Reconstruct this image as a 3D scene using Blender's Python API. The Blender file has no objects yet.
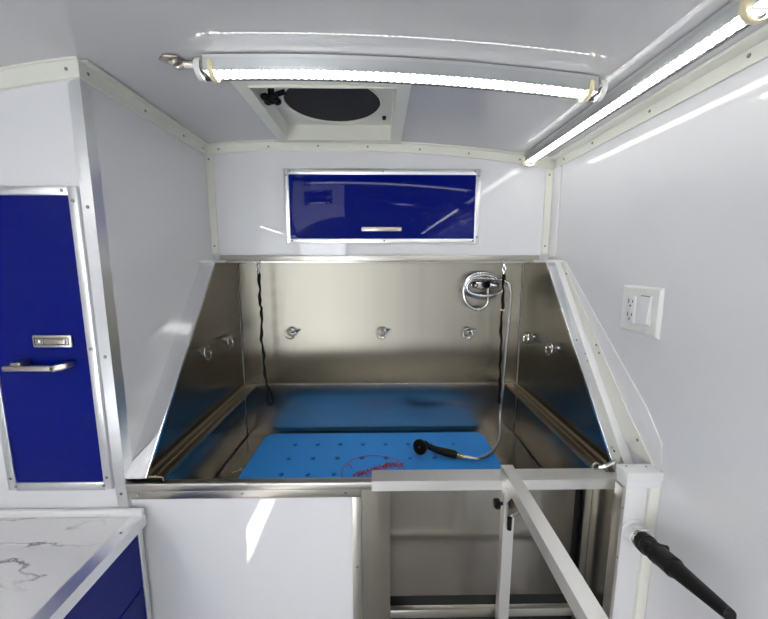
import bpy, bmesh, math, random
from mathutils import Vector, Matrix
random.seed(4)
PI = math.pi
scene = bpy.context.scene
COL = scene.collection
ORI = {}

# ------------------------------------------------------------------ room dimensions (metres)
D1 = 1.315            # upper front wall
DC = 0.785            # closet front and tub front
WR = 0.655             # right wall
WL = -0.630           # closet side
XL = -1.14            # far left wall
YR = -2.0             # rear wall
TL, TR, TB = -0.58, 0.60, 1.42   # tub inner sides and back
def zc(x): return 1.937 - .085*(x+.2)**2 - (.15*(x+.5)**2 if x < -.5 else 0)

# ------------------------------------------------------------------ helpers
def V(*a): return Vector(a)
def lerp(a, b, t): return a + (b-a)*t
def box(bm, x0, x1, y0, y1, z0, z1, bev=0, seg=2):
    r = bmesh.ops.create_cube(bm, size=1)
    vs = r['verts']
    bmesh.ops.scale(bm, vec=(x1-x0, y1-y0, z1-z0), verts=vs)
    bmesh.ops.translate(bm, vec=((x0+x1)/2, (y0+y1)/2, (z0+z1)/2), verts=vs)
    if bev:
        es = list({e for v in vs for e in v.link_edges})
        bmesh.ops.bevel(bm, geom=es, offset=bev, segments=seg, profile=.5, affect='EDGES')
    return bm
def prism(bm, pts, vec, bev=0):
    """closed polygon (3d points) extruded along vec"""
    vec = Vector(vec)
    a = [bm.verts.new(Vector(p)) for p in pts]
    b = [bm.verts.new(Vector(p)+vec) for p in pts]
    n = len(a)
    fs = [bm.faces.new(a), bm.faces.new(b[::-1])]
    for i in range(n):
        fs.append(bm.faces.new((a[i], b[i], b[(i+1) % n], a[(i+1) % n])))
    bmesh.ops.recalc_face_normals(bm, faces=fs)
    if bev:
        es = list({e for f in fs for e in f.edges})
        bmesh.ops.bevel(bm, geom=es, offset=bev, segments=2, profile=.5, affect='EDGES')
    return bm
def tube(bm, pts, r, n=12, closed=False, sx=1.0):
    pts = [Vector(p) for p in pts]
    m = len(pts)
    rs = r if isinstance(r, (list, tuple)) else [r]*m
    rings = []
    prev = None
    for i, p in enumerate(pts):
        if closed: t = pts[(i+1) % m]-pts[i-1]
        else: t = pts[min(i+1, m-1)]-pts[max(i-1, 0)]
        t = t.normalized() if t.length > 1e-9 else V(0, 0, 1)
        if prev is None:
            u = t.cross(V(0, 0, 1))
            if u.length < .1: u = t.cross(V(0, 1, 0))
        else: u = prev - t*prev.dot(t)
        u.normalize(); prev = u
        w = t.cross(u)
        rings.append([bm.verts.new(p+(u*math.cos(2*PI*k/n)*sx+w*math.sin(2*PI*k/n))*rs[i]) for k in range(n)])
    fs = []
    rng = range(m) if closed else range(m-1)
    for i in rng:
        a, b = rings[i], rings[(i+1) % m]
        for k in range(n):
            fs.append(bm.faces.new((a[k], a[(k+1) % n], b[(k+1) % n], b[k])))
    if not closed:
        fs.append(bm.faces.new(rings[0][::-1])); fs.append(bm.faces.new(rings[-1]))
    bmesh.ops.recalc_face_normals(bm, faces=fs)
    return bm
def smooth_path(pts, sub=8):
    """Catmull-Rom through pts"""
    P = [Vector(p) for p in pts]
    out = []
    for i in range(len(P)-1):
        p0, p1, p2, p3 = P[max(i-1, 0)], P[i], P[i+1], P[min(i+2, len(P)-1)]
        for k in range(sub):
            t = k/sub
            out.append(.5*((2*p1)+(p2-p0)*t+(2*p0-5*p1+4*p2-p3)*t*t+(3*p1-p0-3*p2+p3)*t**3))
    out.append(P[-1])
    return out
def ball(bm, c, r, sc=(1, 1, 1), u=12, v=8):
    m = Matrix.Translation(Vector(c)) @ Matrix.Diagonal((r*sc[0], r*sc[1], r*sc[2], 1))
    bmesh.ops.create_uvsphere(bm, u_segments=u, v_segments=v, radius=1, matrix=m)
    return bm
def loft(bm, secs):
    """closed sections of equal vertex count, capped"""
    R = [[bm.verts.new(Vector(p)) for p in s] for s in secs]
    n = len(R[0]); fs = []
    for a, b in zip(R, R[1:]):
        for k in range(n):
            fs.append(bm.faces.new((a[k], a[(k+1) % n], b[(k+1) % n], b[k])))
    fs.append(bm.faces.new(R[0][::-1])); fs.append(bm.faces.new(R[-1]))
    bmesh.ops.recalc_face_normals(bm, faces=fs)
    return bm
def arcbar(bm, x0, x1, y0, y1, d0, d1, n=24):
    """bar following the arched ceiling; d0,d1 = distances below the ceiling"""
    S = []
    for i in range(n+1):
        x = lerp(x0, x1, i/n); z = zc(x)
        S.append([(x, y0, z-d0), (x, y1, z-d0), (x, y1, z-d1), (x, y0, z-d1)])
    return loft(bm, S)
def NB(): return bmesh.new()
def build(name, bm, mat, parent=None, origin=None, smooth=True, kind=None, label=None, angle=24):
    o0 = Vector(origin) if origin is not None else (ORI[parent.name] if parent else Vector((0, 0, 0)))
    bmesh.ops.translate(bm, vec=-o0, verts=bm.verts[:])
    me = bpy.data.meshes.new(name)
    bm.to_mesh(me); bm.free()
    if smooth:
        for p in me.polygons: p.use_smooth = True
        try: me.set_sharp_from_angle(angle=math.radians(angle))
        except Exception: pass
    me.materials.append(mat)
    o = bpy.data.objects.new(name, me)
    COL.objects.link(o)
    if parent:
        o.parent = parent
        o.location = o0 - ORI[parent.name]
    else: o.location = o0
    ORI[o.name] = o0
    if kind: o['kind'] = kind
    if label: o['label'] = label
    return o
def tag(o, label, cat, group=None):
    o['label'] = label; o['category'] = cat
    if group: o['group'] = group
    return o
def thing(name, label, cat, loc, group=None):
    o = bpy.data.objects.new(name, None); COL.objects.link(o)
    o.location = loc; o.empty_display_size = .05
    ORI[o.name] = Vector(loc)
    return tag(o, label, cat, group)
def struct(name, bm, mat, smooth=False):
    return build(name, bm, mat, kind='structure', smooth=smooth)
def rivets(parent, pts, nrm, r=.004, mat=None):
    nrm = Vector(nrm).normalized()
    for p in pts:
        b = NB(); p = Vector(p)
        tube(b, [p-nrm*.0006, p+nrm*.0006, p+nrm*.0016, p+nrm*.002], [r, r, r*.7, r*.15], n=10)
        build('rivet', b, mat or M['rivet'], parent)
def copy_thing(root):
    r = root.copy(); COL.objects.link(r)
    for ch in root.children:
        c = ch.copy(); COL.objects.link(c); c.parent = r
        for g in ch.children:
            d = g.copy(); COL.objects.link(d); d.parent = c
    return r

# ------------------------------------------------------------------ materials
M = {}
def mat(name, col, rough=.4, metal=0., spec=.5, aniso=0., coat=0., bump=None, bump_scale=(40, 40, 40), rvar=None, tangent='Z'):
    m = bpy.data.materials.new(name); m.use_nodes = True
    nt = m.node_tree; b = nt.nodes['Principled BSDF']
    b.inputs['Base Color'].default_value = (*col, 1)
    b.inputs['Roughness'].default_value = rough
    b.inputs['Metallic'].default_value = metal
    b.inputs['Specular IOR Level'].default_value = spec
    b.inputs['Coat Weight'].default_value = coat
    if aniso:
        b.inputs['Anisotropic'].default_value = aniso
        tg = nt.nodes.new('ShaderNodeTangent'); tg.direction_type = 'RADIAL'; tg.axis = tangent
        nt.links.new(tg.outputs[0], b.inputs['Tangent'])
    if bump or rvar:
        tc = nt.nodes.new('ShaderNodeTexCoord'); mp = nt.nodes.new('ShaderNodeMapping')
        mp.inputs['Scale'].default_value = bump_scale
        nz = nt.nodes.new('ShaderNodeTexNoise'); nz.inputs['Scale'].default_value = 1; nz.inputs['Detail'].default_value = 3
        nt.links.new(tc.outputs['Object'], mp.inputs[0]); nt.links.new(mp.outputs[0], nz.inputs['Vector'])
        if bump:
            bp = nt.nodes.new('ShaderNodeBump'); bp.inputs['Strength'].default_value = bump[0]; bp.inputs['Distance'].default_value = bump[1]
            nt.links.new(nz.outputs[0], bp.inputs['Height']); nt.links.new(bp.outputs[0], b.inputs['Normal'])
        if rvar:
            mr = nt.nodes.new('ShaderNodeMapRange'); mr.inputs[3].default_value = rvar[0]; mr.inputs[4].default_value = rvar[1]
            nt.links.new(nz.outputs[0], mr.inputs[0]); nt.links.new(mr.outputs[0], b.inputs['Roughness'])
    M[name] = m
    return m
mat('white_panel', (.74, .74, .755), .025, bump=(.035, .003), bump_scale=(2.5, 2.5, 2.5))
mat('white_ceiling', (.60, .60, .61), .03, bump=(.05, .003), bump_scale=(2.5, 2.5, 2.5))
mat('white_plastic', (.80, .80, .80), .3)
mat('cream_trim', (.78, .78, .70), .32)
mat('outlet_white', (.78, .78, .75), .3)
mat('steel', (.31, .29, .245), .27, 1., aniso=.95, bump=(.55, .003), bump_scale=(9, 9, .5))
mat('steel_shaded', (.215, .195, .16), .2, 1., aniso=.9, bump=(.1, .002), bump_scale=(4, 4, 3))  # same tub sheet, darkened: dim reflections of the side walls put into the colour
mat('steel_brown_reflect', (.33, .275, .19), .3, 1.)  # brown of the rails' reflections put into their base colour
mat('steel_lit', (.60, .57, .52), .24, 1., aniso=.9, bump=(.3, .003), bump_scale=(9, 9, .8))  # lightened copy of the tub steel, standing in for brighter reflections
mat('steel_plain', (.48, .45, .40), .22, 1.)
mat('steel_satin', (.56, .54, .49), .33, 1.)
mat('steel_bright', (.90, .89, .86), .45, 1.)
mat('aluminium', (.82, .83, .84), .34, 1.)
mat('aluminium_bright', (.88, .89, .90), .13, 1.)
mat('chrome', (.58, .58, .57), .08, 1.)
mat('rivet', (.28, .27, .26), .35, 1.)
mat('nickel', (.45, .41, .36), .3, 1.)
mat('blue_gloss', (.0004, .0045, .15), .03, spec=.16)
mat('blue_rubber', (.04, .36, 1.0), .5, bump=(.15, .001), bump_scale=(300, 300, 300))
mat('blue_hole', (.008, .07, .32), .6)
mat('black_rubber', (.004, .004, .0045), .42, spec=.3)
mat('black_plastic', (.004, .004, .0045), .4, spec=.15)
mat('black_cord', (.004, .004, .004), .8, spec=.2, bump=(.6, .002), bump_scale=(300, 300, 500))
mat('brass', (.75, .55, .22), .25, 1.)
mat('red_ink', (.42, .02, .07), .5)
mat('dark_floor', (.20, .19, .18), .45, bump=(.3, .003), bump_scale=(60, 60, 60))
mat('clip_yellow', (.85, .76, .50), .35)
mat('frosted', (.82, .82, .80), .25)
mat('slot_dark', (.03, .03, .03), .6)
mat('hose_metal', (.62, .62, .62), .25, 1.)
mat('dark_void', (.02, .02, .02), .7)

# marble: soft grey veins on white
def marble():
    m = bpy.data.materials.new('marble'); m.use_nodes = True
    nt = m.node_tree; b = nt.nodes['Principled BSDF']; L = nt.links.new
    b.inputs['Roughness'].default_value = .12
    tc = nt.nodes.new('ShaderNodeTexCoord')
    mp = nt.nodes.new('ShaderNodeMapping'); mp.inputs['Rotation'].default_value = (0, 0, .65); mp.inputs['Scale'].default_value = (2.2, 6.5, 3)
    L(tc.outputs['Object'], mp.inputs[0])
    n1 = nt.nodes.new('ShaderNodeTexNoise'); n1.inputs['Scale'].default_value = 1.15; n1.inputs['Detail'].default_value = 6; n1.inputs['Distortion'].default_value = .55
    L(mp.outputs[0], n1.inputs['Vector'])
    sub = nt.nodes.new('ShaderNodeMath'); sub.operation = 'SUBTRACT'; sub.inputs[1].default_value = .47
    ab = nt.nodes.new('ShaderNodeMath'); ab.operation = 'ABSOLUTE'
    L(n1.outputs[0], sub.inputs[0]); L(sub.outputs[0], ab.inputs[0])
    vr = nt.nodes.new('ShaderNodeMapRange'); vr.inputs[1].default_value = 0; vr.inputs[2].default_value = .012; vr.inputs[3].default_value = 1; vr.inputs[4].default_value = 0
    L(ab.outputs[0], vr.inputs[0])
    n2 = nt.nodes.new('ShaderNodeTexNoise'); n2.inputs['Scale'].default_value = 5; n2.inputs['Detail'].default_value = 2
    L(tc.outputs['Object'], n2.inputs['Vector'])
    g = nt.nodes.new('ShaderNodeMapRange'); g.inputs[1].default_value = .43; g.inputs[2].default_value = .6
    L(n2.outputs[0], g.inputs[0])
    mu = nt.nodes.new('ShaderNodeMath'); mu.operation = 'MULTIPLY'; L(vr.outputs[0], mu.inputs[0]); L(g.outputs[0], mu.inputs[1])
    mx = nt.nodes.new('ShaderNodeMix'); mx.data_type = 'RGBA'
    mx.inputs['A'].default_value = (.76, .75, .75, 1); mx.inputs['B'].default_value = (.22, .20, .20, 1)
    L(mu.outputs[0], mx.inputs['Factor']); L(mx.outputs['Result'], b.inputs['Base Color'])
    M['marble'] = m
marble()
# vent screen: dark mesh with fine diagonal weave
def screen():
    m = bpy.data.materials.new('vent_screen'); m.use_nodes = True
    nt = m.node_tree; b = nt.nodes['Principled BSDF']; L = nt.links.new
    tc = nt.nodes.new('ShaderNodeTexCoord'); mp = nt.nodes.new('ShaderNodeMapping'); mp.inputs['Rotation'].default_value = (0, 0, -.6)
    w = nt.nodes.new('ShaderNodeTexWave'); w.inputs['Scale'].default_value = 26
    L(tc.outputs['Object'], mp.inputs[0]); L(mp.outputs[0], w.inputs['Vector'])
    mx = nt.nodes.new('ShaderNodeMix'); mx.data_type = 'RGBA'
    mx.inputs['A'].default_value = (.0015, .0015, .003, 1); mx.inputs['B'].default_value = (.010, .010, .016, 1)
    L(w.outputs[0], mx.inputs['Factor']); L(mx.outputs['Result'], b.inputs['Base Color'])
    b.inputs['Roughness'].default_value = .7
    M['vent_screen'] = m
screen()
# LED strip: bright diodes on a lit board
def led(name, axis, strength):
    m = bpy.data.materials.new(name); m.use_nodes = True
    nt = m.node_tree; L = nt.links.new
    nt.nodes.remove(nt.nodes['Principled BSDF'])
    out = [n for n in nt.nodes if n.type == 'OUTPUT_MATERIAL'][0]
    em = nt.nodes.new('ShaderNodeEmission'); em.inputs[0].default_value = (1, .985, .95, 1)
    tc = nt.nodes.new('ShaderNodeTexCoord'); w = nt.nodes.new('ShaderNodeTexWave'); w.bands_direction = axis; w.inputs['Scale'].default_value = 20
    L(tc.outputs['Object'], w.inputs['Vector'])
    mr = nt.nodes.new('ShaderNodeMapRange'); mr.inputs[3].default_value = .05*strength; mr.inputs[4].default_value = 2.0*strength
    L(w.outputs[1], mr.inputs[0]); L(mr.outputs[0], em.inputs[1]); L(em.outputs[0], out.inputs[0])
    M[name] = m
led('led_x', 'X', 7); led('led_y', 'Y', 6); led('led_fill', 'Y', 20)
def clear():
    m = bpy.data.materials.new('clear_cover'); m.use_nodes = True
    nt = m.node_tree; L = nt.links.new
    nt.nodes.remove(nt.nodes['Principled BSDF'])
    out = [n for n in nt.nodes if n.type == 'OUTPUT_MATERIAL'][0]
    tr = nt.nodes.new('ShaderNodeBsdfTransparent'); tr.inputs[0].default_value = (.96, .97, .97, 1)
    gl = nt.nodes.new('ShaderNodeBsdfGlossy'); gl.inputs['Roughness'].default_value = .12
    fr = nt.nodes.new('ShaderNodeFresnel'); fr.inputs[0].default_value = 1.5
    mx = nt.nodes.new('ShaderNodeMixShader')
    L(fr.outputs[0], mx.inputs[0]); L(tr.outputs[0], mx.inputs[1]); L(gl.outputs[0], mx.inputs[2]); L(mx.outputs[0], out.inputs[0])
    M['clear_cover'] = m
clear()

# ------------------------------------------------------------------ the setting
VX0, VX1, VY0, VY1 = -.32, .045, .90, 1.265          # roof vent opening
struct('floor', box(NB(), XL-.05, WR+.05, YR-.05, 1.5, -.05, 0), M['dark_floor'])
b = NB()
def ceil_piece(b, x0, x1, y0, y1, n): arcbar(b, x0, x1, y0, y1, 0, -.045, n)
ceil_piece(b, XL-.05, VX0, YR-.05, 1.5, 24)
ceil_piece(b, VX1, WR+.05, YR-.05, 1.5, 20)
ceil_piece(b, VX0, VX1, YR-.05, VY0, 8)
ceil_piece(b, VX0, VX1, VY1, 1.5, 8)
bmesh.ops.remove_doubles(b, verts=b.verts[:], dist=1e-5)
struct('ceiling', b, M['white_ceiling'], smooth=True)
def arch_top(x0, x1, n=20): return [(lerp(x0, x1, i/n), zc(lerp(x0, x1, i/n))) for i in range(n+1)]
def archwall(b, x0, x1, z0, y0, y1):
    prism(b, [(x0, y0, z0), (x1, y0, z0)]+[(x, y0, z) for x, z in arch_top(x1, x0)], (0, y1-y0, 0)); return b
b = archwall(NB(), WL, WR, 1.506, D1, 1.46)
box(b, WL, WR, 1.426, 1.46, 0, 1.506)
struct('wall_front', b, M['white_panel'])
struct('wall_right', prism(NB(), [(WR, YR, 0), (WR+.05, YR, 0), (WR+.05, YR, 1.9), (WR, YR, zc(WR))], (0, 1.46-YR, 0)), M['white_panel'])
# left wall; low slot invented to cast a narrow sun patch inside
KY0, KY1, KZ0, KZ1 = -.43, .17, .66, .88
b = NB(); zl_ = zc(XL)
box(b, XL-.03, XL, YR, 1.46, 0, KZ0); box(b, XL-.03, XL, YR, 1.46, KZ1, zl_)
box(b, XL-.03, XL, YR, KY0, KZ0, KZ1); box(b, XL-.03, XL, KY1, 1.46, KZ0, KZ1)
struct('wall_left', b, M['white_panel'])
# rear wall; its doorway is unseen, added to let in fill daylight
SX0, SX1, SZ1 = -1.08, -.42, 1.80
b = NB()
archwall(b, SX1, WR, 0, YR-.04, YR)
archwall(b, XL, SX0, 0, YR-.04, YR)
archwall(b, SX0, SX1, SZ1, YR-.04, YR)
struct('wall_rear', b, M['white_panel'])
b = NB()
box(b, SX0, SX0+.03, YR-.045, YR+.008, 0, SZ1, .002); box(b, SX1-.03, SX1, YR-.045, YR+.008, 0, SZ1, .002); box(b, SX0+.03, SX1-.03, YR-.045, YR+.008, SZ1-.03, SZ1, .002)
struct('fill_doorway', b, M['aluminium'])  # frame of the added doorway

# trims
def trim(n, b, m='cream_trim'): return struct('trim_%d' % n, b, M[m])
b = NB(); arcbar(b, WL, WR, D1-.006, D1, 0, .033); arcbar(b, WL, WR, D1-.02, D1-.006, 0, .004)
t = trim(1, b)
rivets(t, [(x, D1-.006, zc(x)-.019) for x in (-.58, -.40, -.22, -.04, .15, .33, .52)], (0, -1, 0), .0037)
b = NB(); prism(b, [(WL, DC, zc(WL)), (WL+.008, DC, zc(WL)), (WL+.008, DC, zc(WL)-.036), (WL, DC, zc(WL)-.036)], (0, D1-.02-DC, 0))
prism(b, [(WL+.008, DC, zc(WL)), (WL+.022, DC, zc(WL)), (WL+.022, DC, zc(WL)-.004), (WL+.008, DC, zc(WL)-.004)], (0, D1-.02-DC, 0))
t = trim(2, b); rivets(t, [(WL+.008, y, zc(WL)-.02) for y in (.80, .98, 1.16, 1.28)], (1, 0, 0), .0037)
b = NB(); arcbar(b, XL, WL+.008, DC-.008, DC, 0, .038); arcbar(b, XL, WL+.008, DC-.012, DC-.008, 0, .004)
t = trim(3, b); rivets(t, [(x, DC-.008, zc(x)-.02) for x in (-.648, -.80, -.95)], (0, -1, 0), .0037)
zw = zc(WR)
b = NB(); prism(b, [(WR, YR, zw), (WR-.010, YR, zw), (WR-.006, YR, zw-.034), (WR, YR, zw-.034)], (0, D1-.02-YR, 0))
prism(b, [(WR-.010, YR, zw), (WR-.032, YR, zw+.003), (WR-.032, YR, zw-.003), (WR-.010, YR, zw-.008)], (0, D1-.02-YR, 0))
t = trim(4, b); rivets(t, [(WR-.008, y, zw-.018) for y in (.64, .86, 1.08, 1.24)], (-1, 0, 0), .0037)
t = trim(5, box(NB(), WL, WL+.026, D1-.007, D1-.0005, 1.53, zc(WL)-.034, .001)); rivets(t, [(WL+.012, D1-.007, z) for z in (1.56, 1.87)], (0, -1, 0), .0037)
b = box(NB(), WR-.034, WR-.008, D1-.007, D1-.0005, 1.53, zw-.035, .001)
t = trim(6, b); rivets(t, [(WR-.022, D1-.007, z) for z in (1.56, 1.82)], (0, -1, 0), .0037)
trim(7, box(NB(), WR-.007, WR-.0005, 1.262, D1-.0005, 1.52, zw-.035, .001), 'white_plastic')

# ------------------------------------------------------------------ storage closet on the left
clo = thing('storage_closet', 'white glossy built-in closet with a tall blue door and aluminium corner trim', 'closet', (-.88, .80, 0))
b = NB(); prism(b, [(XL, DC, 0), (WL-.004, DC, 0)]+[(x, DC, z-.001) for x, z in arch_top(WL-.004, XL)], (0, .012, 0))
build('front_panel', b, M['white_panel'], clo, smooth=False)
b = NB(); prism(b, [(WL-.012, DC+.012, 0), (WL, DC+.012, 0), (WL, DC+.012, zc(WL)-.001), (WL-.012, DC+.012, zc(WL)-.001)], (0, 1.46-DC-.012, 0))
build('side_panel', b, M['white_panel'], clo, smooth=False)
b = NB(); zt = zc(WL)-.037
prism(b, [(WL-.023, DC-.003, .893), (WL+.003, DC-.003, .893), (WL+.003, DC+.026, .893), (WL+.0005, DC+.026, .893), (WL+.0005, DC-.0005, .893), (WL-.023, DC-.0005, .893)], (0, 0, zt-.893))
ct = build('corner_trim', b, M['aluminium'], clo, smooth=False)
rivets(ct, [(WL-.011, DC-.003, z) for z in (.93, 1.28, 1.62)], (0, -1, 0))
# door: frame, blue panel, latch, pull
X0, X1, Z0, Z1 = -.888, -.676, .966, 1.644
fw = .019
b = NB()
dr = build('door', box(b, X0, X1, DC-.006, DC-.0005, Z0, Z1, .001), M['blue_gloss'], clo, smooth=False, label='tall glossy blue door panel')
b = NB()
box(b, X0-fw, X0, DC-.009, DC-.0005, Z0-fw, Z1+fw, .0012); box(b, X1, X1+fw, DC-.009, DC-.0005, Z0-fw, Z1+fw, .0012)
box(b, X0, X1, DC-.0088, DC-.0005, Z1, Z1+fw, .0012); box(b, X0, X1, DC-.0088, DC-.0005, Z0-fw-.003, Z0, .0012)
fr = build('door_frame', b, M['aluminium'], clo)
rivets(fr, [(X1-.012, DC-.009, Z1+fw/2), (X1+fw/2, DC-.009, Z1-.012), (X1+fw/2, DC-.009, Z0+.012), (X1-.0, DC-.009, Z0-fw/2), (X0-.0, DC-.009, Z0-fw/2), (X0-fw/2, DC-.009, Z0+.012), (X1+fw/2, DC-.009, 1.30)], (0, -1, 0))
b = NB(); box(b, -0.7950, -.7070, DC-.012, DC-.006, 1.305, 1.334, .003)
la = build('latch', b, M['steel_satin'], dr, label='recessed steel paddle latch')
b = NB()
y = DC-.0125
for (x0, x1, z0, z1) in ((-0.7900, -0.7120, 1.3265, 1.3285), (-0.7900, -0.7120, 1.3105, 1.3125), (-0.7900, -0.7880, 1.3105, 1.3285), (-0.7140, -0.7120, 1.3105, 1.3285), (-0.7700, -0.7685, 1.3105, 1.3285)):
    box(b, x0, x1, y, y+.001, z0, z1)
build('latch_groove', b, M['slot_dark'], dr)
b = NB(); box(b, -0.7660, -0.7170, DC-.017, DC-.011, 1.3135, 1.3255, .003); ball(b, (-0.7790, DC-.012, 1.3195), .006, (1, .6, 1))
build('latch_paddle', b, M['nickel'], dr)
b = NB()
box(b, -0.8460, -0.7300, DC-.038, DC-.028, 1.256, 1.269, .003)
prism(b, [(-0.7400, DC-.038, 1.256), (-0.7400, DC-.038, 1.269), (-0.7300, DC-.026, 1.271), (-0.7300, DC-.026, 1.256)], (.012, 0, 0), .001)
prism(b, [(-0.7300, DC-.038, 1.257), (-0.7300, DC-.006, 1.257), (-0.7080, DC-.006, 1.259), (-0.7080, DC-.030, 1.259)], (0, 0, .014), .0025)
prism(b, [(-0.8300, DC-.034, 1.262), (-0.8300, DC-.006, 1.262), (-0.8080, DC-.006, 1.262), (-0.8080, DC-.034, 1.262)], (0, 0, .014), .0025)
build('handle', b, M['nickel'], dr, label='brushed nickel bar handle')

# ------------------------------------------------------------------ overhead hatch on the upper wall
ha = thing('overhead_cabinet', 'wide glossy blue cabinet hatch in aluminium frame above the tub', 'cabinet', (.015, D1, 1.571))
hx0, hx1, hz0, hz1 = -.348, .377, 1.571, 1.838
ix0, ix1, iz0, iz1 = hx0+.017, hx1-.018, hz0+.016, hz1-.020
hd = build('door', box(NB(), ix0, ix1, D1-.008, D1-.0005, iz0, iz1, .001), M['blue_gloss'], ha, smooth=False)
b = NB()
box(b, hx0, ix0, D1-.011, D1-.0005, hz0, hz1, .0012); box(b, ix1, hx1, D1-.011, D1-.0005, hz0, hz1, .0012)
box(b, ix0, ix1, D1-.0108, D1-.0005, hz0, iz0, .0012); box(b, ix0, ix1, D1-.0108, D1-.0005, iz1, hz1, .0012)
fr = build('door_frame', b, M['aluminium'], ha)
rivets(fr, [(x, D1-.011, z) for x, z in ((hx0+.022, hz1-.009), (hx0+.008, hz1-.024), (hx1-.022, hz1-.009), (hx1-.008, hz1-.024), (hx0+.022, hz0+.008), (hx0+.008, hz0+.022), (hx1-.022, hz0+.008), (hx1-.008, hz0+.022), (.015, hz1-.009), (.02, hz0+.008))], (0, -1, 0), .0037)
b = NB(); box(b, -.064, .084, D1-.036, D1-.026, 1.612, 1.628, .003)
for x in (-.058, .062): box(b, x, x+.016, D1-.03, D1-.008, 1.614, 1.626, .003)
build('handle', b, M['nickel'], hd, label='brushed nickel bar handle')

# ------------------------------------------------------------------ dog washing tub
tub = thing('wash_tub', 'stainless steel dog washing tub built in between the white walls', 'tub', (0, .80, 0))
SL = [(.79, .965), (1.222, 1.497)]                       # sloping front edge of the side walls (y,z)
def side_poly(x): return [(x, TB-.011, .745), (x, TB-.011, 1.497), (x, 1.222, 1.497), (x, .79, .965), (x, .802, .957), (x, .802, .745)]
build('side_panel', prism(NB(), side_poly(TL-.003), (.003, 0, 0)), M['steel_shaded'], tub, smooth=False)
build('side_panel', prism(NB(), side_poly(TR)[:4]+[(TR, .802, .957), (TR, .802, .933), (TR, .985, .815), (TR, .985, .745)], (.003, 0, 0)), M['steel_shaded'], tub, smooth=False)
for x0, x1, y0, y1, z0, z1 in ((TL-.020, TL-.004, TB-.03, TB-.001, .745, 1.497), (TR+.004, TR+.020, TB-.03, TB-.001, .745, 1.497), (TL, TL+.02, .99, TB, .72, .737), (TR-.02, TR, .99, TB, .72, .737)):
    build('corner_seam', box(NB(), x0, x1, y0, y1, z0, z1), M['dark_void'], tub, smooth=False, label='dark open seam')
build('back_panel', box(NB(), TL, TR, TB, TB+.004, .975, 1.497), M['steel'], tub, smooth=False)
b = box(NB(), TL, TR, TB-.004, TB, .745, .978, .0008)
build('lower_back_panel', b, M['steel_lit'], tub, smooth=False)
build('basin_floor', box(NB(), TL+.007, TR-.007, .985, TB, .738, .745), M['steel_plain'], tub, smooth=False)
b = NB(); prism(b, [(TL, .802, .931), (TL, .985, .813), (TL, .985, .738), (TL, .982, .738), (TL, .982, .811), (TL, .802, .928)], (TR-TL, 0, 0))
build('front_step', b, M['steel_plain'], tub, smooth=False)
build('alcove_top', box(NB(), TL-.045, TR+.045, D1-.02, TB+.01, 1.497, 1.503), M['steel_plain'], tub, smooth=False)
# rails on the side walls
def rail(x0, x1, xi):
    b = NB()
    wx, ix = (x0, x1) if xi > 0 else (x1, x0)
    mx = (wx+ix)/2
    prism(b, [(wx, .79, .978), (wx+xi*.006, .79, .973), (mx-xi*.003, .79, .971), (mx, .79, .974), (mx+xi*.003, .79, .971), (ix-xi*.004, .79, .970), (ix, .79, .968), (ix, .79, .958), (ix-xi*.003, .79, .958), (ix-xi*.003, .79, .966), (wx, .79, .967)], (0, .625, 0))
    build('rail', b, M['steel_brown_reflect'], tub, smooth=False)
rail(TL, TL+.042, 1); rail(TR-.042, TR, -1)
# sloping flanges
def slope_bar(x0, x1, off0, off1, thick=.003, y_ext=0):
    """plate lying on the sloping plane, between x0 and x1"""
    d = Vector((0, SL[1][0]-SL[0][0], SL[1][1]-SL[0][1])); n = Vector((0, -d.z, d.y)).normalized()
    P = [Vector((x, *SL[0])) for x in (x0, x1)]
    a, c = P
    return [a+n*off0, c+n*off0, c+n*off1, a+n*off1], d
def sbar(b, x0, x1, o0, o1, bev=0):
    p, d = slope_bar(x0, x1, o0, o1); prism(b, p, d, bev); return b
b = NB(); sbar(b, WL+.001, TL+.003, .0005, .004); sbar(b, TL-.004, TL+.004, .004, .010, .001)
fl = build('side_flange', b, M['aluminium_bright'], tub)
b = NB(); sbar(b, TR-.003, WR-.026, .0005, .004); sbar(b, TR-.004, TR+.004, .004, .010, .001)
fr_ = build('side_flange', b, M['aluminium_bright'], tub)
nsl = Vector((0, -(SL[1][1]-SL[0][1]), SL[1][0]-SL[0][0])).normalized()
def on_slope(x, t, o=.004): return Vector((x, lerp(SL[0][0], SL[1][0], t), lerp(SL[0][1], SL[1][1], t)))+nsl*o
rivets(fr_, [on_slope(TR+.014, t) for t in (.08, .55)], nsl, .003)
b = NB(); sbar(b, WR-.026, WR-.001, .0005, .006, .001)
wt = build('wall_channel', b, M['white_plastic'], tub, label='white plastic channel')
b = NB(); prism(b, [(WR-.0075, y, z) for y, z in ((1.218, 1.503), (1.203, 1.503), (.836, 1.116), (.735, 1.022), (.80, 1.022), (.84, 1.04))], (.0065, 0, 0))
cv = build('cove_trim', b, M['cream_trim'], tub, smooth=False, label='cream coloured cove strip')
rivets(cv, [(WR-.0075, .79, 1.058), (WR-.0075, .965, 1.235), (WR-.0075, .98, 1.255), (WR-.0075, 1.17, 1.46)], (-1, 0, 0), .0037)
b = NB(); prism(b, [(WR-.0045, y, z) for y, z in ((1.203, 1.503), (1.192, 1.503), (.78, 1.150), (.725, 1.085), (.718, 1.022), (.735, 1.022), (.836, 1.116))], (.0035, 0, 0))
build('wall_strip', b, M['white_plastic'], tub, smooth=False, label='white plastic strip')
for s in (0, 1):
    b = NB()
    if s == 0: box(b, WL+.001, TL+.004, 1.205, D1-.002, 1.498, 1.507, .001)
    else: box(b, TR-.012, WR-.001, 1.205, D1-.002, 1.498, 1.507, .001)
    build('corner_cap', b, M['white_plastic'], tub)
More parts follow.
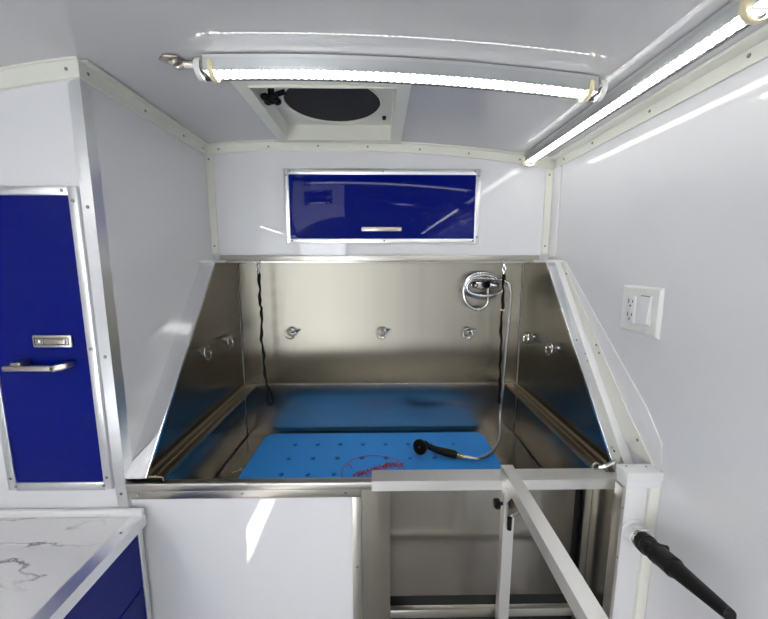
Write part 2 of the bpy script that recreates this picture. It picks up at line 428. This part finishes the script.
# header strip over the opening
b = NB(); box(b, TL-.02, TR+.012, D1-.012, D1-.0005, 1.5035, 1.526, .0015)
build('header_trim', b, M['steel_satin'], tub)
# front lip
b = NB(); box(b, WL+.002, .625, DC-.006, .801, .936, .957, .004, 3)
build('front_lip', b, M['steel_satin'], tub)
b = NB(); box(b, WL+.002, -.03, .797, .801, .800, .936); build('lip_apron', b, M['steel_plain'], tub)
b = NB(); prism(b, [(-.019, .763, .944), (-.019, .763, .970), (-.019, .806, .972), (-.019, .806, .958), (-.019, .803, .958), (-.019, .803, .969), (-.019, .766, .967), (-.019, .766, .944)], (.650, 0, 0))
build('entry_threshold', b, M['steel_bright'], tub)
# skirt below the lip
b = NB(); box(b, WL+.002, -.048, .7935, .80, .0, .936); build('skirt_panel', b, M['white_panel'], tub, smooth=False, label='white glossy panel')
b = NB(); box(b, WL+.006, -.047, .789, .7934, .909, .935, .001); box(b, -.071, -.047, .7888, .7934, .0, .909, .001)
sf = build('skirt_frame', b, M['steel_satin'], tub)
rivets(sf, [(x, .789, .922) for x in (-.60, -.345, -.085)]+[(-.059, .7888, .71)], (0, -1, 0), .0037)
b = NB(); prism(b, [(-.047, .7935, 0), (-.004, .789, 0), (.028, .789, 0), (.028, .800, 0), (-.047, .800, 0)], (0, 0, .936)); build('entry_jamb', b, M['steel_plain'], tub, smooth=False)
# entry recess
b = NB(); box(b, .004, .584, .920, .924, .475, .845); build('recess_back', b, M['steel_lit'], tub, smooth=False)
b = NB(); prism(b, [(.632, .80, .30), (.632, .93, .30), (.632, .93, .934), (.632, .80, .934)], (.003, 0, 0)); build('recess_side', b, M['steel_plain'], tub, smooth=False)
b = NB(); box(b, .612, .6315, .915, .93, .30, .934, .001); build('recess_post', b, M['steel_satin'], tub)
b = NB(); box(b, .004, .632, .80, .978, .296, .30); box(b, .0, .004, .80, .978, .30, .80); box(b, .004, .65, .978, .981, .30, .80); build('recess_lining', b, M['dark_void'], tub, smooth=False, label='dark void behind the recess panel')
b = NB(); box(b, .028, .524, .785, .800, .556, .580, .002)
build('recess_sill', b, M['steel_satin'], tub)
b = NB(); box(b, .028, .54, .79, .80, .0, .30); build('kick_panel', b, M['steel_plain'], tub, smooth=False)
# white end post and cap on the right
b = NB(); box(b, .574, WR-.026, .722, .742, 0, .980, .001); build('end_post', b, M['white_plastic'], tub, label='white plastic end post')
b = NB(); box(b, WR-.025, WR-.001, .716, .742, 0, .980, .001); pc = build('post_strip', b, M['cream_trim'], tub, label='cream strip')
b = NB(); box(b, .565, .5735, .716, .742, 0, .980, .001); pf = build('post_flange', b, M['steel_satin'], tub, label='steel flange of the post')
rivets(pf, [(.5692, .716, z) for z in (.93, .80)], (0, -1, 0), .0025)
b = NB(); box(b, .569, WR-.001, .711, .748, .999, 1.021, .0015); box(b, .572, WR-.001, .7145, .747, .980, .999, .001)
cap = build('post_cap', b, M['white_plastic'], tub, label='white plastic cap')
rivets(cap, [(.585, .738, 1.020), (.630, .735, 1.020)], (0, 0, 1), .003)
# chrome latch at the right end of the lip
b = NB(); tube(b, smooth_path([(.598, .785, 1.004), (.586, .79, .994), (.574, .795, .984), (.563, .80, .980)], 5), .005, 10)
tube(b, [(.556+.010*math.cos(a), .800, .982+.007*math.sin(a)) for a in [2*PI*k/14 for k in range(14)]], .003, 8, closed=True)
build('latch', b, M['chrome'], tub, label='chrome latch')
# little wire clip on the basin floor
b = NB(); tube(b, [(-.515, 1.13, .75), (-.495, 1.15, .766), (-.485, 1.12, .772), (-.512, 1.10, .775)], .0025, 8, closed=True)
build('wire_clip', b, M['chrome'], tub, label='bent wire clip')

# ------------------------------------------------------------------ blue mat with cups and red print
mt = thing('bath_mat', 'bright blue rubber bath mat with rows of drain cups and a red printed mark', 'mat', (-.02, 1.19, .7465))
def round_rect(x0, x1, y0, y1, r, n=6):
    o = []
    for cx, cy, a0 in ((x1-r, y1-r, 0), (x0+r, y1-r, 90), (x0+r, y0+r, 180), (x1-r, y0+r, 270)):
        for k in range(n+1):
            a = math.radians(a0+90*k/n); o.append((cx+r*math.cos(a), cy+r*math.sin(a)))
    return o
b = NB(); zt, zb = .765, .7465
def ringv(pts, z): return [b.verts.new((x, y, z)) for x, y in pts]
def ringe(vs): return [b.edges.new((vs[i], vs[(i+1) % len(vs)])) for i in range(len(vs))]
outer = round_rect(-.485, .447, .993, 1.388, .035)
ot = ringv(outer, zt); edges = ringe(ot)
holes = []
HR = .0105
for j in range(4):
    for i in range(8):
        cx, cy = -.343+.092*i, 1.297-.0975*j
        pts = [(cx+HR*math.cos(2*PI*k/14), cy+HR*math.sin(2*PI*k/14)) for k in range(14)]
        hv = ringv(pts, zt); edges += ringe(hv); holes.append((hv, pts))
bmesh.ops.triangle_fill(b, use_beauty=True, use_dissolve=False, edges=edges)
ob = ringv(outer, zb)
for i in range(len(ot)):
    j = (i+1) % len(ot); b.faces.new((ot[i], ot[j], ob[j], ob[i]))
b.faces.new(ob)
cups = []
for hv, pts in holes:
    lv = ringv([(lerp(sum(p[0] for p in pts)/14, x, .9), lerp(sum(p[1] for p in pts)/14, y, .9)) for x, y in pts], zt-.007)
    for i in range(14):
        j = (i+1) % 14; b.faces.new((hv[i], hv[j], lv[j], lv[i]))
    b.faces.new(lv)
bmesh.ops.recalc_face_normals(b, faces=b.faces[:])
build('mat_body', b, M['blue_rubber'], mt, smooth=False)
b = NB()
for hv_, pts in [(None, p) for _, p in holes]:
    cx = sum(p[0] for p in pts)/14; cy = sum(p[1] for p in pts)/14
    tube(b, [(cx, cy, zt-.0069), (cx, cy, zt-.0055)], HR*.82, 12)
build('drain_cup', b, M['blue_hole'], mt, label='dark blue cups in the mat')['kind'] = 'stuff'
# red line print: an oval with a scribbled script inside it
b = NB()
zl = zt+.0006
def ink(pts, r=.0012): tube(b, [(x, y, zl) for x, y in pts], r, 6)
el = lambda a: (-.022+.112*math.cos(a), 1.115+.098*math.sin(a))
ink([el(math.radians(a)) for a in range(20, 236, 6)])
ink([(x+.004*math.sin(i*1.9), y) for i, (x, y) in enumerate([el(math.radians(a)) for a in range(24, 80, 4)])], .0011)
rr = random.Random(11)
def scrib(x0, y0, x1, y1, n, amp):
    P = []
    for i in range(n):
        t = i/(n-1)
        P.append(Vector((lerp(x0, x1, t)+rr.uniform(-.006, .006), lerp(y0, y1, t)+(amp if i % 2 else -amp)*rr.uniform(.5, 1.1), 0)))
    ink([(p.x, p.y) for p in smooth_path(P, 4)])
scrib(-.088, 1.10, -.005, 1.125, 12, .016)
scrib(-.07, 1.085, .0, 1.105, 10, .013)
scrib(-.03, 1.125, .055, 1.165, 15, .012)
scrib(.0, 1.15, .085, 1.135, 15, .010)
scrib(.02, 1.165, .092, 1.15, 10, .010)
scrib(-.095, 1.09, .03, 1.14, 22, .014)
scrib(-.05, 1.12, .09, 1.155, 24, .012)
scrib(-.118, 1.15, -.10, 1.14, 4, .010)
build('printed_mark', b, M['red_ink'], mt, label='red printed line mark')

# ------------------------------------------------------------------ tether rings on the tub walls
def make_ring():
    t = thing('tether_ring', 'x', 'tether ring', (0, 0, 0))
    b = NB(); tube(b, [(0, 0, 0), (0, -.003, 0), (0, -.004, 0)], [.011, .011, .009], 16); build('base_plate', b, M['chrome'], t)
    b = NB(); tube(b, smooth_path([(0, -.003, 0), (0, -.014, .001), (-.004, -.022, .003), (-.011, -.022, .003)], 4), .0045, 10)
    tube(b, [(.004, -.006, .001), (.017, -.008, .005)], .0035, 8); ball(b, (.018, -.008, .0052), .0045)
    build('eye_bolt', b, M['chrome'], t)
    b = NB(); tube(b, [(-.009+.0165*math.cos(a), -.020+.003*math.sin(a), -.004+.0165*math.sin(a)) for a in [2*PI*k/24 for k in range(24)]], .0028, 8, closed=True)
    build('ring', b, M['chrome'], t)
    return t
proto = make_ring()
spots = [((-.360, TB, 1.208), 0, 'steel tether ring on the tub back wall, the one nearest the left side'),
         ((.021, TB, 1.208), 0, 'steel tether ring in the middle of the tub back wall'),
         ((.384, TB, 1.207), 0, 'steel tether ring on the tub back wall below the coiled hose'),
         ((TL, 1.262, 1.209), 90, 'steel tether ring on the left tub wall, the one deeper in by the back corner'),
         ((TL, 1.093, 1.211), 90, 'steel tether ring on the left tub wall, nearer the sloping edge'),
         ((TR, 1.285, 1.211), -90, 'steel tether ring on the right tub wall, the one deeper in by the back corner'),
         ((TR, 1.105, 1.213), -90, 'steel tether ring on the right tub wall, nearer the sloping edge')]
for i, (p, rz, lab) in enumerate(spots):
    o = proto if i == 0 else copy_thing(proto)
    o.location = p; o.scale = (1.2, 1.2, 1.2); o.rotation_euler = (0, 0, math.radians(rz)); o['label'] = lab; o['group'] = 'tether rings on the tub walls'

# ------------------------------------------------------------------ grooming loops hanging from the header
def leash(x, lab, pts, loop):
    y0 = D1-.020
    t = thing('grooming_loop', lab, 'leash', (x, y0, 1.505), 'grooming loops hanging over the tub')
    b = NB(); tube(b, smooth_path([(x-.010, D1-.0148, 1.507), (x-.006, y0-.004, 1.499), (x, y0-.002, 1.492), (x+.008, y0-.004, 1.498), (x+.008, D1-.0148, 1.507)], 4), .0024, 8)
    tube(b, [(x, y0, 1.492), (x+.002, y0, 1.484)], .0045, 8)
    tube(b, [(x+.002+.006*math.cos(a), y0, 1.474+.010*math.sin(a)) for a in [2*PI*k/16 for k in range(16)]], .0025, 8, closed=True)
    tube(b, [(x+.001, y0, 1.465), (x+.001, y0, 1.455)], .004, 8)
    build('snap_clip', b, M['chrome'], t)
    P = smooth_path([(px, y0, pz) for px, pz in pts], 8)
    n = len(P); b = NB()
    tube(b, [p+Vector((.0016*math.sin(i*.9), .0016*math.cos(i*.9), 0)) for i, p in enumerate(P)], [.0050+.0016*math.sin(i*.55) for i in range(n)], 8)
    build('cord', b, M['black_cord'], t)
    if loop:
        e = P[-1]; b = NB()
        tube(b, smooth_path([e, e+V(-.008, 0, -.02), e+V(-.006, 0, -.05), e+V(.006, 0, -.062), e+V(.014, 0, -.05), e+V(.008, 0, -.02), e+V(.001, 0, .002)], 5), .0035, 8)
        build('loop_end', b, M['black_cord'], t)
    pz = 1.317; px = min(P, key=lambda p: abs(p.z-pz)).x
    b = NB(); ball(b, (px, y0, pz), .0065); build('slide_bead', b, M['white_plastic'], t)
leash(-.455, 'black cord grooming loop on a clip at the left of the tub header',
      [(-.454, 1.457), (-.452, 1.40), (-.455, 1.35), (-.450, 1.317), (-.452, 1.26), (-.456, 1.20), (-.450, 1.15), (-.451, 1.10), (-.446, 1.04), (-.437, 1.0)], True)
leash(.474, 'straight black cord grooming loop hanging in front of the coiled hose',
      [(.475, 1.457), (.476, 1.40), (.477, 1.33), (.474, 1.25), (.479, 1.18), (.478, 1.10), (.482, 1.03), (.480, .97), (.484, .935)], False)

# ------------------------------------------------------------------ water valve and shower hose
va = thing('water_valve', 'chrome water valve plate on the tub back wall behind the coiled hose', 'faucet', (.442, TB, 1.405))
b = NB()
prism(b, [(x, TB-.0005, z) for x, z in [(.442+.060*math.copysign(abs(math.cos(a))**.8, math.cos(a)), 1.405+.019*math.sin(a)) for a in [2*PI*k/28 for k in range(28)]]], (0, -.012, 0), .002)
build('valve_plate', b, M['chrome'], va)
for s in (-1, 1):
    b = NB(); x = .442+s*.044
    tube(b, [(x, TB-.012, 1.405), (x, TB-.026, 1.405), (x, TB-.030, 1.405)], [.012, .011, .006], 14); build('valve_knob', b, M['chrome'], va)
b = NB(); tube(b, [(.442, TB-.012, 1.407), (.442, TB-.034, 1.407), (.442, TB-.038, 1.405)], [.017, .015, .008], 14); build('mixer_cap', b, M['black_plastic'], va, label='black mixer cap')
b = NB(); tube(b, smooth_path([(.446, TB-.012, 1.394), (.446, TB-.036, 1.392), (.446, TB-.040, 1.375), (.446, TB-.040, 1.352)], 5), .008, 12); build('outlet_pipe', b, M['chrome'], va)
ho = thing('shower_hose', 'flexible steel shower hose coiled on the valve with a black spray head on the mat', 'shower hose', (.44, TB-.04, 1.35))
P = [(.446, TB-.040, 1.352), (.446, TB-.040, 1.335), (.430, TB-.038, 1.312), (.400, TB-.036, 1.306), (.370, TB-.036, 1.322), (.350, TB-.036, 1.355), (.347, TB-.034, 1.39)]
ytab = 0
for k in range(1, 27):
    a = PI - k*2*PI/12
    yy = TB-.034-.012*math.sin(k*.45)-.0045*k/4
    P.append((.428+(.080-.004*(k/12))*math.cos(a), yy, 1.402+(.056-.009*(k/12))*math.sin(a)+.003*math.sin(k)))
P += [(.500, TB-.075, 1.425), (.520, TB-.083, 1.39), (.522, TB-.085, 1.34), (.518, TB-.087, 1.25), (.511, TB-.09, 1.12), (.504, TB-.095, .98), (.496, TB-.105, .88),
      (.473, 1.255, .812), (.430, 1.205, .780), (.375, 1.170, .776), (.330, 1.172, .779), (.305, 1.176, .782)]
PP = smooth_path(P, 6)
b = NB(); tube(b, PP, [.0060+.0007*(i % 2) for i in range(len(PP))], 10)
build('hose', b, M['hose_metal'], ho)
b = NB(); tube(b, [(.312, 1.174, .781), (.300, 1.178, .783), (.298, 1.179, .783), (.288, 1.183, .784)], [.0085, .0085, .0105, .0105], 12); build('hose_fitting', b, M['brass'], ho, label='brass fitting')
b = NB(); hp = [(.291, 1.181, .784), (.280, 1.185, .785), (.25, 1.196, .787), (.215, 1.210, .791), (.190, 1.220, .797), (.180, 1.224, .800)]
tube(b, hp, [.0125, .0155, .015, .0125, .0115, .010], 14); build('spray_handle', b, M['black_rubber'], ho, label='black rubber handle')
b = NB(); ax = V(-.62, -.72, .18).normalized(); c = V(.176, 1.224, .802)
ball(b, c, .016); tube(b, [c, c+ax*.012, c+ax*.020, c+ax*.034, c+ax*.040, c+ax*.041], [.012, .013, .024, .029, .028, .025], 22); hdd = build('spray_head', b, M['black_rubber'], ho, label='round black spray head')
b = NB(); tube(b, [c+ax*.0405, c+ax*.0425], [.0035, .002], 10); build('nozzle_screw', b, M['chrome'], ho)

# ------------------------------------------------------------------ counter on the left
CZ = .876; CX = -.584; CY0 = .17
cb = thing('counter_cabinet', 'glossy blue base cabinet with drawer and door under the marble countertop', 'cabinet', (-.86, .48, 0))
build('body', box(NB(), XL+.001, -.616, CY0+.02, DC-.002, .0, .848), M['white_panel'], cb, smooth=False)
b = NB(); box(b, -.616, -.601, CY0+.03, .769, .684, .844, .0015); build('drawer', b, M['blue_gloss'], cb, smooth=False)
b = NB(); box(b, -.616, -.601, CY0+.03, .769, .08, .6815, .0015); build('door', b, M['blue_gloss'], cb, smooth=False)
b = NB(); box(b, -.616, -.599, .7692, .783, .0, .848, .001); build('corner_trim', b, M['aluminium'], cb)
ctp = thing('countertop', 'white marble-look countertop with aluminium edge against the closet front', 'countertop', (-.86, .48, .850))
build('slab', box(NB(), XL+.001, CX-.003, CY0, DC-.0045, .850, CZ-.002), M['marble'], ctp, smooth=False)
b = NB(); prism(b, [(CX-.003, CY0, .848), (CX, CY0, .848), (CX, CY0, CZ), (CX-.032, CY0, CZ), (CX-.032, CY0, CZ-.002), (CX-.003, CY0, CZ-.002)], (0, DC-.006-CY0, 0))
ed = build('edge_trim', b, M['aluminium'], ctp, smooth=False); rivets(ed, [(CX-.017, y, CZ) for y in (.72, .45)], (0, 0, 1), .003)
build('backsplash', box(NB(), XL+.001, CX-.004, DC-.014, DC-.0035, CZ-.001, .893, .002), M['white_plastic'], ctp)

# ------------------------------------------------------------------ right wall: outlet and switch plate
pl = thing('outlet_plate', 'white double wall plate with power outlet and rocker switch on the right wall', 'outlet', (WR, .83, 1.381))
py0, py1, pz0, pz1 = .767, .893, 1.321, 1.440
b = NB()
def rect(x, g): return [(x, py0+g, pz0+g), (x, py1-g, pz0+g), (x, py1-g, pz1-g), (x, py0+g, pz1-g)]
loft(b, [rect(WR-.0003, 0), rect(WR-.003, 0), rect(WR-.0075, .0045), rect(WR-.008, .006)])
build('plate', b, M['outlet_white'], pl, smooth=False)
xs = WR-.008
oy0, oy1, oz0, oz1 = .840, .871, 1.346, 1.416
b = box(NB(), xs-.003, xs+.001, oy0, oy1, oz0, oz1, .0015); rc = build('receptacle', b, M['white_plastic'], pl)
b = NB()
for zc_ in (1.398, 1.364):
    for yy, hh in ((.848, .008), (.862, .0105)): box(b, xs-.0034, xs-.0025, yy-.0012, yy+.0012, zc_-hh/2+.003, zc_+hh/2+.003)
    tube(b, [(xs-.0024, .855, zc_-.0085), (xs-.0035, .855, zc_-.0085)], .0026, 10)
build('outlet_slots', b, M['slot_dark'], rc, label='dark plug slots')
b = NB(); box(b, xs-.0035, xs-.0025, .851, .859, 1.3805, 1.3835); build('test_button', b, M['cream_trim'], rc)
sy0, sy1 = .793, .823
b = NB(); box(b, xs-.002, xs+.001, sy0-.002, sy1+.002, 1.348, 1.420, .001); sw = build('switch_frame', b, M['outlet_white'], pl)
b = NB(); prism(b, [(xs-.002, sy0, 1.351), (xs-.009, sy0, 1.352), (xs-.0065, sy0, 1.384), (xs-.003, sy0, 1.417), (xs-.002, sy0, 1.417)], (0, sy1-sy0, 0), .0006)
build('rocker', b, M['white_plastic'], sw, label='white rocker paddle')
b = NB(); box(b, xs-.0036, xs-.0025, sy0+.001, sy1-.001, 1.4175, 1.4188); build('switch_gap', b, M['slot_dark'], sw)
rivets(pl, [(xs, y, z) for y in (.855, .808) for z in (1.4290, 1.3335)], (-1, 0, 0), .003, M['outlet_white'])

# ------------------------------------------------------------------ dryer hose nozzle on the right post
dn = thing('dryer_nozzle', 'black tapered dryer hose nozzle clamped to a white round port on the end post', 'dryer nozzle', (.605, .716, .860))
A = V(.603, .722, .861); Bp = V(.585, .483, .916)
ax = (Bp-A).normalized()
b = NB(); prism(b, [(.604+.033*math.cos(a), .722, .861+.036*math.sin(a)) for a in [2*PI*k/24 for k in range(24)]], (0, -.004, 0), .001)
build('port_flange', b, M['white_plastic'], dn, label='white round port flange')
b = NB(); tube(b, [A, A+ax*.012, A+ax*.030, A+ax*.032], [.027, .0255, .023, .020], 24); build('port_collar', b, M['white_plastic'], dn, label='white collar')
b = NB(); tube(b, [A+ax*.026, A+ax*.043, A+ax*.044, A+ax*.055, A+ax*.056, A+ax*.072], [.0205, .0205, .0222, .0222, .0200, .0200], 24); build('coupling', b, M['black_rubber'], dn)
b = NB(); tube(b, [A+ax*.031, A+ax*.039], .0216, 24)
u = ax.cross(V(0, 0, 1)).normalized(); w = u.cross(ax)
s0 = A+ax*.035+w*.0235
tube(b, [s0-u*.018, s0+u*.014], .0035, 8); tube(b, [s0+u*.014, s0+u*.018], .0045, 6)
build('hose_clamp', b, M['chrome'], dn, label='steel worm clamp')
b = NB(); tube(b, [A+ax*.055, A+ax*.082], .0170, 20); build('metal_sleeve', b, M['steel_satin'], dn, label='bare metal sleeve')
b = NB(); Ln = (Bp-A).length
tube(b, [A+ax*.076, A+ax*.078, A+ax*.089, A+ax*.091, A+ax*.128, A+ax*.133, A+ax*.18, A+ax*(Ln-.008), A+ax*Ln, A+ax*(Ln-.004), A+ax*(Ln-.03)],
     [.019, .0215, .0215, .0205, .0205, .0175, .0145, .0112, .0105, .0085, .0085], 26)
c = A+ax*.083
tube(b, [c, c+u*.012+w*.016, c+u*.024+w*.018], [.012, .008, .006], 10); tube(b, [c, c-u*.014+w*.014, c-u*.020+w*.012], [.012, .007, .006], 10)
build('nozzle', b, M['black_rubber'], dn, label='black tapered nozzle')

# ------------------------------------------------------------------ folding arm at the tub entry
fa = thing('folding_arm', 'square steel bar on an upright reaching out from the tub entry towards the viewer', 'support arm', (.314, .75, 0))
b = NB(); a0 = V(.309, .795, .9655); a1 = V(.337, .30, .9655)
hw = .0155
def sqbar(b, p, q, hw, h, bev=.0015):
    d = (q-p); s = V(d.y, -d.x, 0).normalized()*hw
    prism(b, [p+s, p-s, p-s-V(0, 0, h), p+s-V(0, 0, h)], d, bev); return b
sqbar(b, V(.3145, .775, 1.004), V(.3055, .33, 1.004), hw-.0005, .031, .001)
build('arm_bar', b, M['steel_bright'], fa, smooth=False, label='bright square steel tube')
b = NB(); box(b, .299, .3255, .738, .760, .0, .9725, .001); build('upright', b, M['steel_bright'], fa, smooth=False)
b = NB(); G = [(.7375, .890), (.663, .9725), (.702, .9725), (.7375, .926)]
prism(b, [(.3065, y, z) for y, z in G], (-.003, 0, 0)); prism(b, [(.321, y, z) for y, z in G], (.003, 0, 0))
build('gusset', b, M['steel_plain'], fa, smooth=False)
b = NB(); tube(b, [(.3125, .734, .862), (.3125, .734, .893)], .0055, 12); build('spring_pin', b, M['black_plastic'], fa, label='dark pin')
b = NB(); tube(b, [(.300, .750, .918), (.290, .750, .918)], .0045, 10); tube(b, [(.293, .750, .918), (.291, .750, .918), (.282, .750, .918), (.279, .750, .918)], [.008, .0125, .0125, .010], 8)
build('lock_knob', b, M['black_plastic'], fa, label='black lock knob')

# ------------------------------------------------------------------ LED tube lights
def led_light_x(x0, x1, y, lab, extra=False):
    xm = (x0+x1)/2
    t = thing('led_tube_light', lab, 'light', (xm, y, zc(xm)))
    n = 40
    def path(d, a=x0, c=x1, yy=0): return [(lerp(a, c, i/n), y+yy, zc(lerp(a, c, i/n))-d) for i in range(n+1)]
    b = NB(); arcbar(b, x0+.005, x1-.005, y-.0158, y+.0158, .004, .0347, n); build('channel', b, M['aluminium'], t)
    b = NB(); tube(b, path(.025), .0215, 16); build('clear_tube', b, M['clear_cover'], t, label='clear plastic tube')
    b = NB(); arcbar(b, x0+.01, x1-.01, y-.0152, y+.0152, .035, .037, n); build('led_strip', b, M['led_x'], t)
    for k, xx in enumerate((x0+.022, x1-.022)):
        b = NB(); tube(b, [(xx, y+.0228*math.cos(a), zc(xx)-.025+.0228*math.sin(a)) for a in [math.radians(q) for q in range(-200, 21, 10)]], .0022, 8)
        bmesh.ops.scale(b, vec=(2.6, 1, 1), space=Matrix.Translation((-xx, 0, 0)), verts=b.verts[:])
        build('mount_clip', b, M['clip_yellow'], t, label='yellowed plastic clip')
    for xx, s in ((x0, -1), (x1, 1)):
        b = NB(); tube(b, [(xx, y, zc(xx)-.025), (xx+s*.012, y, zc(xx)-.025)], .0215, 18); build('end_cap', b, M['frosted'], t)
    if extra:
        b = NB(); tube(b, [(x0-.012, y, zc(x0)-.018), (x0-.040, y, zc(x0)-.016)], [.008, .008], 12); build('plug', b, M['steel_satin'], t)
        b = NB(); tube(b, smooth_path([(x0-.040, y, zc(x0)-.016), (x0-.055, y+.003, zc(x0)-.020), (x0-.070, y-.006, zc(x0)-.012)], 5), .005, 10)
        prism(b, [(x0-.046, y-.014, zc(x0)-.0005-.004), (x0-.075, y-.018, zc(x0)-.005), (x0-.092, y-.004, zc(x0)-.006), (x0-.08, y+.012, zc(x0)-.006), (x0-.05, y+.012, zc(x0)-.0045)], (0, 0, -.004), .001)
        ball(b, (x0-.058, y-.004, zc(x0)-.012), .009)
        build('bracket', b, M['nickel'], t, label='steel eye bracket')
    return t
led_light_x(-.375, .478, .80, 'long clear LED tube bowed across the ceiling in front of the roof vent', True)
led_light_x(-.49, -.33, .22, 'short LED tube on the ceiling above the viewer, the one over the counter side')
led_light_x(.09, .25, .22, 'short LED tube on the ceiling above the viewer, the one nearer the right wall')
def led_light_y(x, y0, y1, lab, lm='led_y'):
    z = zc(x)
    t = thing('led_tube_light', lab, 'light', (x, (y0+y1)/2, z))
    b = NB(); box(b, x-.0145, x+.0145, y0+.005, y1-.005, z-.0322, z-.003, .001); build('channel', b, M['aluminium'], t)
    b = NB(); tube(b, [(x, lerp(y0, y1, i/12), z-.026) for i in range(13)], .0205, 16); build('clear_tube', b, M['clear_cover'], t, label='clear plastic tube')
    b = NB(); box(b, x-.0138, x+.0138, y0+.01, y1-.01, z-.0345, z-.0325); build('led_strip', b, M[lm], t)
    for yy in (y0+.08, y1-.012):
        b = NB(); tube(b, [(x+.0218*math.cos(a), yy, z-.026+.0218*math.sin(a)) for a in [math.radians(q) for q in range(-200, 21, 10)]], .002, 8)
        bmesh.ops.scale(b, vec=(1, 2.6, 1), space=Matrix.Translation((0, -yy, 0)), verts=b.verts[:])
        build('mount_clip', b, M['clip_yellow'], t, label='yellowed plastic clip')
    for yy, s in ((y0, -1), (y1, 1)):
        b = NB(); tube(b, [(x, yy, z-.026), (x, yy+s*.006, z-.026)], .019, 18); build('end_cap', b, M['frosted'], t)
led_light_y(.543, .455, 1.292, 'long clear LED tube running along the ceiling beside the right wall')
led_light_y(.543, -1.75, .25, 'unseen fill LED tube added along the right wall behind the viewer', 'led_fill')  # this tube and the next are unseen, added to brighten the room
led_light_y(-1.03, -1.75, .25, 'unseen fill LED tube added along the left wall behind the viewer', 'led_fill')

# ------------------------------------------------------------------ roof vent
vx, vy = (VX0+VX1)/2, (VY0+VY1)/2
vt = thing('roof_vent', 'square white roof vent with a round dark screen and black crank knob', 'vent', (vx, vy, zc(vx)))
b = NB(); e = .034
arcbar(b, VX0-e, VX0, VY0-e, VY1+e, .0006, .0085, 4); arcbar(b, VX1, VX1+e, VY0-e, VY1+e, .0006, .0085, 4)
arcbar(b, VX0, VX1, VY0-e, VY0, .0006, .0085, 10); arcbar(b, VX0, VX1, VY1, VY1+e, .0006, .0085, 10)
build('vent_flange', b, M['cream_trim'], vt, smooth=False)
b = NB(); g = .0008; zt2 = 1.985
for (x0, x1, y0, y1) in ((VX0+g, VX0+.004, VY0+g, VY1-g), (VX1-.004, VX1-g, VY0+g, VY1-g), (VX0+.004, VX1-.004, VY0+g, VY0+.004), (VX0+.004, VX1-.004, VY1-.004, VY1-g)):
    box(b, x0, x1, y0, y1, 1.922, zt2)
build('vent_well', b, M['cream_trim'], vt, smooth=False)
VC = (-.137, 1.098); VRr = .143; zp = 1.972
b = NB()
o1 = [b.verts.new((x, y, zp)) for x, y in [(VX0+.004, VY0+.004), (VX1-.004, VY0+.004), (VX1-.004, VY1-.004), (VX0+.004, VY1-.004)]]
c1 = [b.verts.new((VC[0]+VRr*math.cos(2*PI*k/48), VC[1]+VRr*math.sin(2*PI*k/48), zp)) for k in range(48)]
ee = [b.edges.new((o1[i], o1[(i+1) % 4])) for i in range(4)]+[b.edges.new((c1[i], c1[(i+1) % 48])) for i in range(48)]
bmesh.ops.triangle_fill(b, use_beauty=True, edges=ee)
r = bmesh.ops.extrude_face_region(b, geom=b.faces[:])
bmesh.ops.translate(b, vec=(0, 0, .006), verts=[v for v in r['geom'] if isinstance(v, bmesh.types.BMVert)])
bmesh.ops.recalc_face_normals(b, faces=b.faces[:])
tube(b, [(VC[0]+(VRr+.003)*math.cos(2*PI*k/48), VC[1]+(VRr+.003)*math.sin(2*PI*k/48), zp-.001) for k in range(48)], .004, 8, closed=True)
build('vent_plate', b, M['cream_trim'], vt)
b = NB(); tube(b, [(VC[0], VC[1], zp+.004), (VC[0], VC[1], zp+.008)], VRr+.002, 48); build('screen', b, M['vent_screen'], vt, label='dark mesh screen')
b = NB(); kx, ky = -.288, .985
tube(b, [(kx, ky, zp), (kx, ky, 1.935)], .009, 10)
for k in range(4):
    a = PI/4+k*PI/2; ball(b, (kx+.017*math.cos(a), ky+.017*math.sin(a), 1.932), .012, (1, 1, .8))
ball(b, (kx, ky, 1.930), .013, (1, 1, .8)); tube(b, [(kx, ky, 1.940), (kx+.035, ky+.008, 1.955)], .007, 8)
build('crank_knob', b, M['black_plastic'], vt, label='black crank knob')
b = NB(); box(b, .012, .024, 1.185, 1.205, zp-.006, zp, .001); build('switch', b, M['black_plastic'], vt, label='small black switch')

# ------------------------------------------------------------------ camera, daylight, exposure
cam = bpy.data.cameras.new('camera'); co = bpy.data.objects.new('camera', cam); COL.objects.link(co)
F = 340.0
cam.sensor_width = 36; cam.lens = 36*F/768; cam.clip_start = .01
pitch = math.atan2(619/2-262, F); yaw = math.atan2(379-384, F)
fwd = V(-math.sin(yaw)*math.cos(pitch), math.cos(yaw)*math.cos(pitch), -math.sin(pitch))
co.location = (0, 0, 1.5); co.rotation_euler = fwd.to_track_quat('-Z', 'Y').to_euler()
scene.camera = co
w = bpy.data.worlds.new('sky'); scene.world = w; w.use_nodes = True
w.node_tree.nodes['Background'].inputs[0].default_value = (.92, .96, 1, 1); w.node_tree.nodes['Background'].inputs[1].default_value = 5.4
sl = bpy.data.lights.new('sun', 'SUN'); sl.energy = 150; sl.angle = math.radians(.5); so = bpy.data.objects.new('sun', sl); COL.objects.link(so)
so.rotation_euler = V(.45, .02, -.78).to_track_quat('-Z', 'Y').to_euler()
vs = scene.view_settings
vs.view_transform = 'Standard'; vs.look = 'None'; vs.gamma = 1; vs.use_curve_mapping = False; vs.exposure = 0.62
